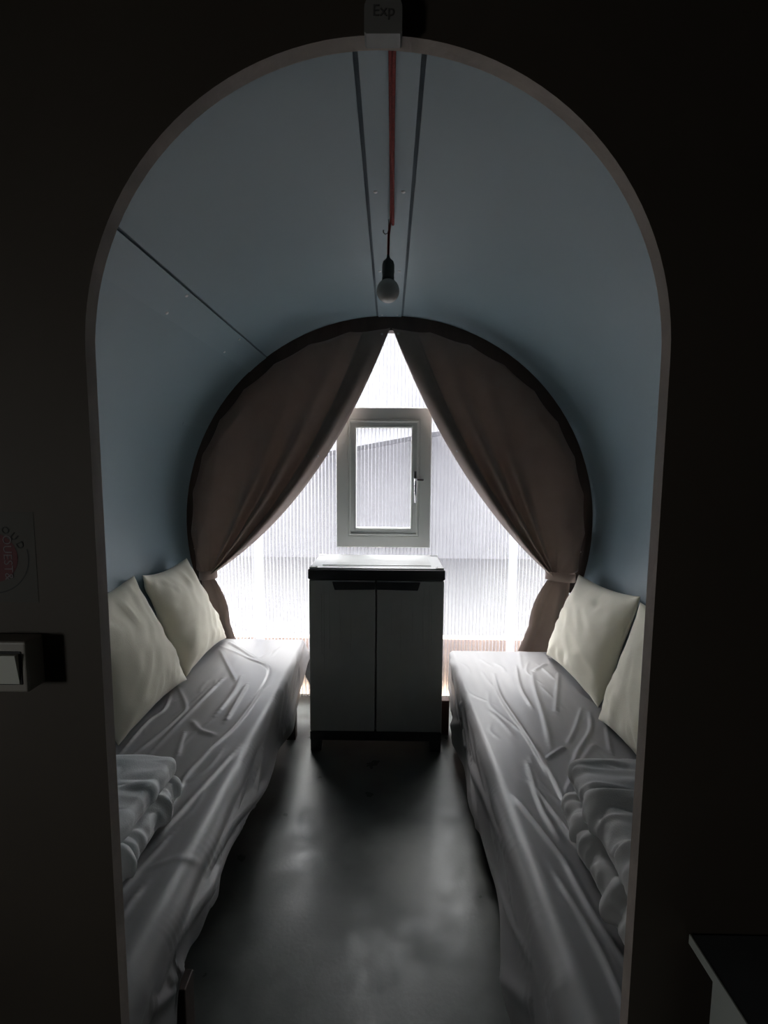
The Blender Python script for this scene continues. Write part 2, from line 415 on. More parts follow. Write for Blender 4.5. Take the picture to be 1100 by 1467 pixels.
add_lathe(bm, [(0.0, 0.0), (0.009, 0.0), (0.009, 0.028), (0.0, 0.03)], 12, (0, -1, 0), (0.1475, 2.79, 1.335))
add_tube(bm, [(0.1475, 2.764, 1.337), (0.1475, 2.758, 1.31), (0.1475, 2.757, 1.26), (0.1475, 2.759, 1.205)], [0.008, 0.008, 0.0065, 0.006], 10)
add_box(bm, (0.150, 2.777, 1.328), (0.196, 2.788, 1.341), 0.002)
from_bm('handle', bm, M['chrome'], win, True)

# outside: ground, a timber beam against the wall foot, a neighbouring house sized to dim the view outside
struct(box('ground', (-14, 2.87, -0.25), (14, 30, -0.15), M['ground'], None, 0))
b = box('timber_beam', (-1.5, 2.93, -0.15), (1.5, 3.0, 0.335), M['plank'], None, 0.004)
tag(b, 'orange timber board outside along the foot of the clear back wall', 'board')
sh = empty('neighbour_house', (0.4, 8.0, -0.15))
bm = bmesh.new()
add_box(bm, (-3.6, 0, 0), (3.6, 6, 4.4), 0); from_bm('wall', bm, M['render'], sh)
V = [(-4.0, -0.5, 4.2), (4.0, -0.5, 4.2), (4.0, 3, 6.2), (-4.0, 3, 6.2)]; V += [(v[0], v[1], v[2] + 0.2) for v in V]
mesh('roof', V, [(3, 2, 1, 0), (4, 5, 6, 7), (0, 1, 5, 4), (1, 2, 6, 5), (2, 3, 7, 6), (3, 0, 4, 7)], M['roof'], sh)
V = [(-2.2, -1.6, 1.55), (2.6, -1.6, 2.45), (2.6, -.001, 2.45), (-2.2, -.001, 1.55)]; V += [(v[0], v[1], v[2] + 0.14) for v in V]
mesh('lean_to_roof', V, [(3, 2, 1, 0), (4, 5, 6, 7), (0, 1, 5, 4), (1, 2, 6, 5), (2, 3, 7, 6), (3, 0, 4, 7)], M['roof'], sh)
tag(sh, 'house with a slanting lean-to roof seen dimly through the ribbed back wall', 'house')

# ------------------------------------------------------------------ storage cabinet
def cabinet():
    ox, oy = -0.06, 2.435
    t = empty('storage_cabinet', (ox, oy, 0)); O = Vector((ox, oy, 0))
    tag(t, 'low grey plastic two door storage cabinet with dark rim standing under the window', 'cabinet')
    x0, x1, y0, y1 = -0.386, 0.266, 2.262, 2.612
    # body: sides, back and bottom
    bm = bmesh.new()
    add_box(bm, (x0 + .002, y0 + .022, .10), (x0 + .020, y1, .875), .004); add_box(bm, (x1 - .020, y0 + .022, .10), (x1 - .002, y1, .875), .004)
    add_box(bm, (x0 + .015, y1 - .014, .10), (x1 - .015, y1 - .002, .875), 0); add_box(bm, (x0 + .015, y0 + .03, .10), (x1 - .015, y1 - .01, .115), 0)
    for v in bm.verts: v.co -= O
    from_bm('body', bm, M['cab'], t)
    # rim
    bm = bmesh.new()
    add_box(bm, (x0 - .003, y0 - .004, .872), (x1 + .003, y0 + .030, .922), .007, 3)
    add_box(bm, (x0 - .003, y1 - .024, .872), (x1 + .003, y1 + .004, .922), .007, 3)
    add_box(bm, (x0 - .003, y0 + .015, .872), (x0 + .030, y1 - .01, .922), .007, 3)
    add_box(bm, (x1 - .030, y0 + .015, .872), (x1 + .003, y1 - .01, .922), .007, 3)
    for v in bm.verts: v.co -= O
    from_bm('rim', bm, M['cab_dark'], t)
    # lid panel with a raised border and a shallow inner field
    bm = bmesh.new()
    add_box(bm, (x0 + .004, y0 + .006, .9215), (x1 - .004, y1 - .003, .928), .0025)
    lid = from_bm('lid', bm, M['cab_top'], t)
    for v in lid.data.vertices: v.co -= O
    bm = bmesh.new(); add_box(bm, (x0 + .06, y0 + .06, .927), (x1 - .06, y1 - .05, .9315), .002)
    for v in bm.verts: v.co -= O
    from_bm('inner_field', bm, M['cab_top'], lid)
    for cx_, cy_ in ((x0 + .022, y0 + .024), (x1 - .022, y0 + .024), (x0 + .022, y1 - .02), (x1 - .022, y1 - .02)):
        bm = bmesh.new()
        add_box(bm, (cx_ - .020, cy_ - .018, .926), (cx_ + .020, cy_ + .018, .931), .002)
        for sx in (-.012, .012): add_lathe(bm, [(0, .0035), (.004, .003), (.005, 0)], 10, (0, 0, 1), (cx_ + sx, cy_, .930))
        for v in bm.verts: v.co -= O
        from_bm('corner_clip', bm, M['cab_top'], lid)
    # doors
    xm = -0.0615
    for side, (a, b) in enumerate(((x0 + .001, xm - .003), (xm + .003, x1 - .001))):
        bm = bmesh.new()
        add_box(bm, (a, y0, .106), (b, y0 + .020, .868), .006, 3)
        for v in bm.verts: v.co -= O
        d = from_bm('door', bm, M['cab'], t)
        # embossed field on the door, with an arched run of shallow ribs
        sgn = 1 if side == 0 else -1; edge = a if side == 0 else b
        bm = bmesh.new()
        for k, (off, zt, zb) in enumerate(((.060, .80, .50), (.072, .845, .42), (.098, .83, .53), (.150, .78, .56), (.205, .79, .48), (.250, .77, .60))):
            xx = edge + sgn * off
            add_box(bm, (xx - .0016, y0 - .0022, zb), (xx + .0016, y0 + .004, zt), .0008, 1)
        for v in bm.verts: v.co -= O
        from_bm('embossed_rib', bm, M['cab'], d)['kind'] = 'stuff'
        # grip recess along the top, dark, stepped at its outer end
        ga, gb = (-.272, xm - .003) if side == 0 else (xm + .003, .150)
        V = []; z1, z0 = .862, .822
        o1, o2 = (ga, ga + .012) if side == 0 else (gb, gb - .012)
        i1 = gb if side == 0 else ga
        pr = [(o1, z1), (i1, z1), (i1, z0 + .004), (o2, z0)]
        for y in (y0 - .007, y0 + .002): V += [(px, y, pz) for px, pz in pr]
        g = mesh('grip', V, [(0, 1, 2, 3), (7, 6, 5, 4), (0, 4, 5, 1), (1, 5, 6, 2), (2, 6, 7, 3), (3, 7, 4, 0)], M['cab_dark'], d, off=O)
        bm = bmesh.new(); bm.from_mesh(g.data); bmesh.ops.recalc_face_normals(bm, faces=bm.faces); bmesh.ops.bevel(bm, geom=list(bm.edges), offset=.002, segments=1, affect='EDGES'); bm.to_mesh(g.data); bm.free()
    # plinth and feet
    bm = bmesh.new()
    add_box(bm, (x0, y0 + .004, .056), (x1, y1, .102), .004)
    for v in bm.verts: v.co -= O
    from_bm('plinth', bm, M['cab_dark'], t)
    for fx in (x0 + .002, x1 - .062):
        for fy in (y0 + .005, y1 - .06):
            bm = bmesh.new(); add_box(bm, (fx, fy, 0), (fx + .060, fy + .055, .060), .003)
            for v in bm.verts:
                if v.co.z < .01: v.co.x += (.006 if fx < 0 else -.006) * (1 if abs(v.co.x - (fx + (.06 if fx < 0 else 0))) < .01 else 0) * -1
                v.co -= O
            from_bm('foot', bm, M['cab_dark'], t)
cabinet()

# ------------------------------------------------------------------ beds
def bed(side, x_in, x_out, y0, y1, ztop, legs, wood, label):
    """side -1 left, 1 right; x_in the aisle edge, x_out the edge at the wall"""
    xm = (x_in + x_out) / 2
    t = empty('bed', (xm, (y0 + y1) / 2, 0)); O = Vector((xm, (y0 + y1) / 2, 0))
    tag(t, label, 'bed')
    lo, hi = min(x_in, x_out), max(x_in, x_out)
    zm = ztop - 0.13
    bm = bmesh.new()
    add_box(bm, (lo + .022, y0 + .02, zm + .002), (hi - .022, y1 - .02, ztop - .012), .050, 4)
    for v in bm.verts: v.co -= O
    from_bm('mattress', bm, M['mattress'], t, True)
    zr = zm - 0.075
    for nm, l, h in (('side_rail', (lo + .02, y0 + .02, zr), (lo + .045, y1 - .02, zm)), ('side_rail', (hi - .045, y0 + .02, zr), (hi - .02, y1 - .02, zm)),
                     ('end_rail', (lo + .046, y0 + .02, zr), (hi - .046, y0 + .045, zm)), ('end_rail', (lo + .046, y1 - .045, zr), (hi - .046, y1 - .02, zm))):
        box(nm, l, h, wood, t, .002, O)
    n = 14
    for i in range(n):
        yy = y0 + .08 + (y1 - y0 - .16) * i / (n - 1)
        box('slat', (lo + .046, yy - .03, zm - .018), (hi - .046, yy + .03, zm - .001), wood, t, .001, O)
    for lx, ly in legs:
        box('leg', (lx - .024, ly - .024, 0), (lx + .024, ly + .024, zr + .01 if zr > .2 else zr + .02), wood, t, .003, O)
    return t
LZ, RZ = 0.42, 0.375
bed(-1, -0.487, -1.085, 0.725, 2.655, LZ, [(-0.482, 1.005), (-0.500, 2.38), (-1.04, 1.0), (-1.04, 2.42)], M['dark_wood'],
    'low dark wood bed along the left wall under a grey satin sheet')
bed(1, 0.352, 1.085, 0.725, 2.63, RZ, [(0.298, 2.445), (0.40, 1.06), (1.04, 1.06), (1.04, 2.44)], M['red_wood'],
    'low reddish wood bed along the right wall under a grey satin sheet')

# folds of the sheets, as lines on the mattress top (x, y) and on the hanging side (z, y)
LT = [[(-0.930,2.558),(-0.697,2.371),(-0.606,2.299),(-0.568,2.207),(-0.558,2.042),(-0.569,1.757),(-0.611,1.573),(-0.623,1.463)],
[(-0.910,2.500),(-0.797,2.294),(-0.684,2.097)],[(-0.770,2.158),(-0.798,1.796),(-0.813,1.523)],
[(-0.944,1.994),(-0.906,1.856),(-0.926,1.763),(-0.914,1.532)],[(-0.934,2.051),(-0.830,1.891),(-0.820,1.811),(-0.842,1.655),(-0.874,1.522)],
[(-0.692,2.182),(-0.675,2.038),(-0.679,1.799)],[(-0.760,1.782),(-0.693,1.712),(-0.620,1.680)],[(-0.754,1.710),(-0.702,1.537)],
[(-0.638,2.099),(-0.621,1.771)],[(-0.906,2.619),(-0.649,2.347)],[(-0.593,1.657),(-0.623,1.466),(-0.612,1.330),(-0.610,1.193)],
[(-0.505,1.620),(-0.541,1.426),(-0.566,1.279),(-0.596,1.131)],[(-0.545,1.22),(-0.585,1.05),(-0.60,0.90)],[(-0.54,1.05),(-0.56,0.92),(-0.60,0.80)]]
LS = [[(0.229,1.931),(0.256,1.723),(0.367,1.377),(0.405,1.143)],[(0.306,1.470),(0.346,1.262),(0.374,1.096),(0.408,0.946)],
[(0.306,0.992),(0.341,0.925)],[(0.292,0.963),(0.373,0.850)],[(0.405,2.439),(0.280,2.375),(0.262,1.957)],[(0.40,1.75),(0.33,1.55),(0.27,1.45)],[(0.38,1.25),(0.31,1.10)]]
RT = [[(0.532,2.340),(0.509,2.105),(0.525,1.850),(0.533,1.685),(0.527,1.535)],[(0.539,1.733),(0.539,1.530),(0.527,1.352),(0.504,1.146)],
[(0.670,2.442),(0.624,2.188),(0.620,1.981)],[(0.734,2.369),(0.691,2.190),(0.648,1.932),(0.589,1.674)],[(0.839,2.472),(0.734,2.369)],
[(0.869,2.373),(0.705,1.949)],[(0.859,1.970),(0.800,1.827),(0.686,1.676),(0.599,1.537)],[(0.837,2.004),(0.755,1.856),(0.668,1.727)],
[(0.885,1.874),(0.802,1.654)],[(0.655,1.714),(0.545,1.624)],[(0.530,1.427),(0.704,1.652),(0.782,1.739)],
[(0.448,1.528),(0.491,1.312),(0.513,1.195)],[(0.375,1.441),(0.416,1.288),(0.454,1.145)],[(0.44,1.22),(0.455,1.02),(0.49,0.86)],[(0.40,1.15),(0.43,0.95),(0.43,0.80)],[(0.48,1.62),(0.45,1.40),(0.46,1.25)]]
RS = [[(0.244,1.887),(0.310,1.559),(0.36,1.235)],[(0.193,1.508),(0.262,1.215),(0.324,1.000)],[(0.115,1.153),(0.262,0.962)],
[(0.340,2.568),(0.350,2.470),(0.291,2.392)],[(0.340,2.133),(0.272,2.068)],[(0.095,2.342),(0.282,2.043)],[(0.273,2.016),(0.238,1.914)],
[(0.185,2.600),(0.180,2.502),(0.093,2.413)],[(0.30,1.80),(0.20,1.60),(0.12,1.56)]]
def lerp_pts(T, y):
    for (ya, va), (yb, vb) in zip(T, T[1:]):
        if y <= yb:
            f = (y - ya) / (yb - ya) if yb > ya else 0; f = max(0, min(1, f)); f = f * f * (3 - 2 * f)
            return va + (vb - va) * f
    return T[-1][1]
def smooth_line(pts, n=10):
    """Catmull-Rom through the fold points"""
    P = [Vector(p) for p in pts]; P = [2 * P[0] - P[1]] + P + [2 * P[-1] - P[-2]]; out = []
    for i in range(1, len(P) - 2):
        for k in range(n):
            t = k / n
            out.append(0.5 * ((2 * P[i]) + (P[i + 1] - P[i - 1]) * t + (2 * P[i - 1] - 5 * P[i] + 4 * P[i + 1] - P[i + 2]) * t * t + (-P[i - 1] + 3 * P[i] - 3 * P[i + 1] + P[i + 2]) * t ** 3))
    out.append(P[-2]); return out
def sheet(side, x_in, x_out, y0, y1, ztop, hem, TF, SF, label, seed):
    """satin sheet: flat top, rounded aisle edge, hanging side with an uneven hem, end drop at the far end"""
    width = abs(x_in - x_out); rad = 0.024
    top_n, cor_n, side_n = 130, 8, 52
    ny = 380; end_n = 8
    arc = rad * PI / 2
    top_len = width - rad
    folds = []
    rnd = random.Random(seed)
    for pts in TF:
        q = smooth_line([(abs(p[0] - x_out), p[1]) for p in pts])
        folds.append((q, rnd.uniform(.0075, .0115), rnd.uniform(.0055, .0085)))
    for pts in SF:
        q = smooth_line([(top_len + arc + max(0.0, ztop - rad - p[0]), p[1]) for p in pts])
        folds.append((q, rnd.uniform(.014, .022), rnd.uniform(.007, .012)))
    for k in range(34):                       # minor creases, mostly lengthwise
        a = Vector((rnd.uniform(.06, top_len - .04), rnd.uniform(y0 + .1, y1 - .2))); an = rnd.gauss(.12, .2); ln = rnd.uniform(.08, .30)
        dv = Vector((math.sin(an), math.cos(an))) * ln; bow = Vector((dv.y, -dv.x)) * rnd.uniform(-.18, .18)
        q = smooth_line([a, a + dv * .5 + bow, a + dv], 8); folds.append((q, rnd.uniform(.006, .011), rnd.uniform(.0012, .0028)))
    for k in range(12):                       # pull lines running down the hanging side
        a = Vector((top_len + arc * rnd.uniform(.2, 1.0), rnd.uniform(y0 + .15, y1 - .02))); ln = rnd.uniform(.15, .5)
        dv = Vector((rnd.uniform(.05, .13), -ln)); bow = Vector((rnd.uniform(-.02, .02), 0))
        q = smooth_line([a, a + dv * .5 + bow, a + dv], 10); folds.append((q, rnd.uniform(.010, .020), rnd.uniform(.003, .006)))
    boxes = [(min(p.x for p in q) - .05, max(p.x for p in q) + .05, min(p.y for p in q) - .05, max(p.y for p in q) + .05) for q, w, h in folds]
    def disp(s, y):
        d = 0.0
        for (q, w, h), b in zip(folds, boxes):
            if not (b[0] < s < b[1] and b[2] < y < b[3]): continue
            best = 9; bi = 0
            for i in range(0, len(q), 1):
                dx = q[i].x - s; dy = (q[i].y - y); dd = dx * dx + dy * dy
                if dd < best: best = dd; bi = i
            # distance to the neighbouring segments
            dmin = math.sqrt(best)
            for i in (bi - 1, bi):
                if 0 <= i < len(q) - 1:
                    a = q[i]; ab = q[i + 1] - a; L2 = ab.length_squared
                    if L2 > 0:
                        t = max(0, min(1, ((s - a.x) * ab.x + (y - a.y) * ab.y) / L2))
                        dmin = min(dmin, math.hypot(a.x + ab.x * t - s, a.y + ab.y * t - y))
            f = bi / (len(q) - 1); env = min(1, 5 * f + .25) * min(1, 5 * (1 - f) + .15)
            d = max(d, h * env * math.exp(-(dmin / w) ** 2)) if d < h else d
        # soft lengthwise ripples
        d += .0030 * noise.noise(Vector((s * 9 + seed, y * 1.6, 0))) + .0012 * noise.noise(Vector((s * 26, y * 4 + seed, 3)))
        return d
    V = []
    sgn = 1 if x_in > x_out else -1          # direction from wall to aisle
    prof_n = top_n + cor_n + side_n
    rows = ny + 2 * end_n
    for r in range(rows):
        yy = y0 + (y1 - y0) * max(0, min(r - end_n, ny - 1)) / (ny - 1)
        drop = 0.0; dy = 0.0
        if r >= ny + end_n: drop = 0.20 * (r - end_n - ny + 1) / end_n; dy = .008
        if r < end_n: drop = 0.34 * (end_n - r) / end_n; dy = -.006
        hz = lerp_pts(hem, yy)
        fr = max(0.0, min(1.0, (y1 - .25 - yy) / 1.5)); rd = .024 + .040 * fr * fr * (3 - 2 * fr)      # the edge is crisp at the far end, softer towards the near end
        for c in range(prof_n):
            if c < top_n:
                s = top_len * c / (top_n - 1); base = Vector((x_out + sgn * (width - rd) * c / (top_n - 1), yy, ztop)); nr = Vector((0, 0, 1))
            elif c < top_n + cor_n:
                k = (c - top_n + 1) / cor_n; a = k * PI / 2; s = top_len + arc * k
                base = Vector((x_in - sgn * rd + sgn * rd * math.sin(a), yy, ztop - rd + rd * math.cos(a))); nr = Vector((sgn * math.sin(a), 0, math.cos(a)))
            else:
                k = (c - top_n - cor_n + 1) / side_n; depth = max(.01, ztop - rd - hz); s = top_len + arc + depth * k
                amt = 1.0 - max(0.0, min(1.0, (yy - 2.30) / .10)) if side > 0 else max(.25, min(1.0, (yy - 1.0) / .15))
                bulge = (.022 * math.sin(min(1, k) * PI * .5) + .010 * math.sin(yy * 11 + seed) * k + .012 * k * noise.noise(Vector((yy * 5, seed, 1)))) * amt
                base = Vector((x_in + sgn * bulge, yy, ztop - rd - depth * k)); nr = Vector((sgn, 0, 0.1)).normalized()
            d = disp(s, yy)
            p = base + nr * (d + .002)
            if drop: p.y += dy; p.z = max(.05, p.z - drop)
            V.append(p)
    O = Vector(((x_in + x_out) / 2, (y0 + y1) / 2, ztop))
    o = mesh('bed_sheet', V, grid_faces(rows, prof_n, flip=(sgn > 0)), M['sheet'], None, True, off=O); o.location = O
    tag(o, label, 'sheet')
    return o
hemL = [(0.70, .08), (0.84, .10), (0.955, .12), (0.97, .272), (1.05, .275), (1.12, .295), (1.25, .30), (1.42, .29), (1.6, .26), (1.9, .208), (2.2, .185), (2.37, .19), (2.5, .23), (2.64, .32)]
hemR = [(0.70, .05), (0.84, .05), (1.0, .06), (1.12, .07), (1.25, .115), (1.4, .14), (1.56, .155), (1.75, .145), (1.9, .13), (2.1, .09), (2.3, .06), (2.45, .10), (2.62, .20)]
sheet(-1, -0.478, -1.087, 0.722, 2.66, LZ, hemL, LT, LS, 'rumpled grey satin sheet draped over the bed on the left', 3)
sheet(1, 0.345, 1.087, 0.722, 2.635, RZ, hemR, RT, RS, 'rumpled grey satin sheet over the right bed, brightly lit at its far end', 8)

# ------------------------------------------------------------------ pillows
def pillow(bl, br, tl, tr, bulge, thick, label, seed):
    """bl/br/tl/tr corner points; bulge = unit normal towards the room"""
    bl, br, tl, tr = map(Vector, (bl, br, tl, tr)); nrm = Vector(bulge).normalized()
    n = 46; V = []
    def pt(u, v, sd):
        # edges pinch in between the corners
        pu = u * (1 - .085 * (1 - v * v)); pv = v * (1 - .085 * (1 - u * u))
        a, b = (pu + 1) / 2, (pv + 1) / 2
        p = bl * (1 - a) * (1 - b) + br * a * (1 - b) + tl * (1 - a) * b + tr * a * b
        prof = max(0.0, (1 - u ** 4) * (1 - v ** 4)) ** 0.5 * (0.70 + 0.30 * (1 - u * u) * (1 - v * v))
        prof *= 1.0 - .16 * v                      # filling sinks to the bottom
        h = thick * prof * (1.0 if sd > 0 else .55)
        e = max(abs(u), abs(v)); th = math.atan2(v, u)
        wr = noise.noise(Vector((math.cos(th) * 3.2 + seed, math.sin(th) * 3.2, seed * 1.7 + sd)))
        wr2 = noise.noise(Vector((math.cos(th) * 6 + seed, math.sin(th) * 6, e * 1.5 + sd)))
        band = max(0.0, min(1, (e - .42) / .35)) * max(0.0, min(1, (1.0 - e) / .36))
        h += thick * band * (.20 * wr + .11 * wr2)
        # a few long soft creases across the face
        cr = noise.noise(Vector((u * 1.3 + v * 1.1 + seed, (u - v) * 3.0, seed))); 
        h += thick * .10 * (1 - abs(cr) * 2.2) * max(0, 1 - e) ** .5 * (1 if cr > -.4 else .4)
        corner = max(0, abs(u) + abs(v) - 1.72)
        return p + nrm * h * sd + nrm * corner * .05
    for sd in (1, -1):
        for i in range(n):
            for j in range(n):
                u = math.sin((-1 + 2 * i / (n - 1)) * PI / 2); v = math.sin((-1 + 2 * j / (n - 1)) * PI / 2)
                V.append(pt(u, v, sd))
    F = grid_faces(n, n) + [tuple(x + n * n for x in f) for f in grid_faces(n, n, True)]
    O = (bl + br) / 2
    o = mesh('pillow', V, F, M['pillow'], None, True, off=O); o.location = O
    bm = bmesh.new(); bm.from_mesh(o.data); bmesh.ops.remove_doubles(bm, verts=bm.verts, dist=.0004); bmesh.ops.recalc_face_normals(bm, faces=bm.faces); bm.to_mesh(o.data); bm.free()
    for p in o.data.polygons: p.use_smooth = True
    tag(o, label, 'pillow')
    return o
pillow((-0.950, 2.135, .432), (-0.935, 2.640, .432), (-1.100, 2.075, .925), (-1.085, 2.500, .918), (1, -.10, .25), .098,
       'cream pillow leaning at the left beside the tied curtain, half behind another', 1)
pillow((-0.958, 1.590, .432), (-0.935, 2.110, .432), (-1.075, 1.520, .945), (-1.090, 1.985, .945), (1, -.12, .22), .100,
       'cream pillow on the left bed nearest the viewer, its edge cut by the arch', 2)
pillow((.915, 1.985, .388), (.880, 2.560, .388), (1.06, 1.975, .880), (1.055, 2.610, .825), (-1, -.10, .25), .100,
       'whole cream pillow leaning at the right beside the tied curtain', 5)
pillow((.890, 1.440, .388), (.875, 1.890, .388), (1.06, 1.46, .880), (1.045, 1.945, .865), (-1, -.12, .22), .092,
       'cream pillow at the right, only its edge showing beside the arch', 7)

# ------------------------------------------------------------------ folded duvets
def rounded_slab(lo, hi, r, nx, ny, nz):
    """subdivided box pushed to a rounded box: returns verts, normals, faces"""
    lo = Vector(lo); hi = Vector(hi); V = []; Nn = []; F = []; idx = {}
    def vid(i, j, k):
        key = (i, j, k)
        if key in idx: return idx[key]
        p = Vector((lo.x + (hi.x - lo.x) * i / nx, lo.y + (hi.y - lo.y) * j / ny, lo.z + (hi.z - lo.z) * k / nz))
        c = Vector((min(max(p.x, lo.x + r), hi.x - r), min(max(p.y, lo.y + r), hi.y - r), min(max(p.z, lo.z + r), hi.z - r)))
        n = (p - c); n = n.normalized() if n.length > 1e-9 else Vector((0, 0, 1))
        idx[key] = len(V); V.append(c + n * r); Nn.append(n); return idx[key]
    for i in range(nx):
        for j in range(ny):
            F.append((vid(i, j, 0), vid(i, j + 1, 0), vid(i + 1, j + 1, 0), vid(i + 1, j, 0)))
            F.append((vid(i, j, nz), vid(i + 1, j, nz), vid(i + 1, j + 1, nz), vid(i, j + 1, nz)))
    for i in range(nx):
        for k in range(nz):
            F.append((vid(i, 0, k), vid(i + 1, 0, k), vid(i + 1, 0, k + 1), vid(i, 0, k + 1)))
            F.append((vid(i, ny, k), vid(i, ny, k + 1), vid(i + 1, ny, k + 1), vid(i + 1, ny, k)))
    for j in range(ny):
        for k in range(nz):
            F.append((vid(0, j, k), vid(0, j, k + 1), vid(0, j + 1, k + 1), vid(0, j + 1, k)))
            F.append((vid(nx, j, k), vid(nx, j + 1, k), vid(nx, j + 1, k + 1), vid(nx, j, k + 1)))
    return V, Nn, F
def puffy(name, lo, hi, r, m, parent, seed, side_amp, top_amp, freq, zmin, aisle, shear=0.0, O=Vector(), reach=.07):
    V, Nn, F = rounded_slab(lo, hi, r, 56, 150, 16)
    out = []
    for p, n in zip(V, Nn):
        # distance from the aisle edge, 0 at the edge
        ex = (hi[0] - p.x) if aisle > 0 else (p.x - lo[0])
        wy = p.y + .02 * noise.noise(Vector((p.y * 6, p.z * 9, seed))) + .10 * ex * noise.noise(Vector((p.y * 3, ex * 5, seed + 4)))
        phase = wy * freq * 3.0 + 3.2 * noise.noise(Vector((p.y * 5, ex * 4, seed))) + 1.2 * noise.noise(Vector((p.y * 13, ex * 9, p.z * 10 + seed)))
        cell = math.floor(phase / PI); wgt = .50 + .50 * math.sin(cell * 2.4 + seed)
        ph2 = noise.noise(Vector((wy * freq * 2.3, ex * 3.0 + p.z * 8, seed + 9)))
        fine = (1 - abs(noise.noise(Vector((p.y * 26 + ex * 6, ex * 7, p.z * 12 + seed)))) * 3.2)
        puff = .22 * max(-.6, fine) + wgt * abs(math.sin(phase)) ** .85 + .35 * ph2 - .45
        edge = math.exp(-(max(0, ex - .03) / reach) ** 2)
        n3 = noise.noise(Vector((p.x * 5 + p.y * 4, p.y * 9 - p.x * 3, seed + 5)))
        d = side_amp * puff * edge + top_amp * (noise.noise(Vector((p.x * 7, p.y * 5, seed + 2))) + 1.2 * (min(1, abs(n3) * 3) ** .6 - .6)) * (1 - edge)
        if n.z < -.5: d *= .15
        q = p + n * d
        q.x += shear * (p.y - lo[1])
        q.z = max(zmin, q.z)
        out.append(q - O)
    return mesh(name, out, F, m, parent, True)
O = Vector((-0.85, 1.10, LZ)); t = empty('folded_duvet', O)
tag(t, 'pale folded duvet with a ruffled edge on the near end of the left bed', 'duvet')
puffy('lower_fold', (-1.07, .87, LZ + .016), (-0.608, 1.335, LZ + .092), .032, M['duvet'], t, 11, .024, .004, 22.0, LZ + .014, 1, 0, O, .06)
puffy('upper_fold', (-1.07, .87, LZ + .088), (-0.640, 1.340, LZ + .150), .024, M['duvet'], t, 14, .009, .007, 16.0, LZ + .065, 1, 0.05, O, .05)
O = Vector((0.80, 1.10, RZ)); t = empty('folded_duvet', O)
tag(t, 'grey quilted duvet folded into puffy layers on the near end of the right bed', 'duvet')
puffy('lower_fold', (0.500, .87, RZ + .016), (1.07, 1.350, RZ + .100), .036, M['duvet2'], t, 21, .026, .010, 14.0, RZ + .014, -1, 0.02, O, .14)
puffy('upper_fold', (0.520, .87, RZ + .095), (1.07, 1.375, RZ + .190), .045, M['duvet2'], t, 27, .024, .018, 12.0, RZ + .08, -1, 0.03, O, .25)

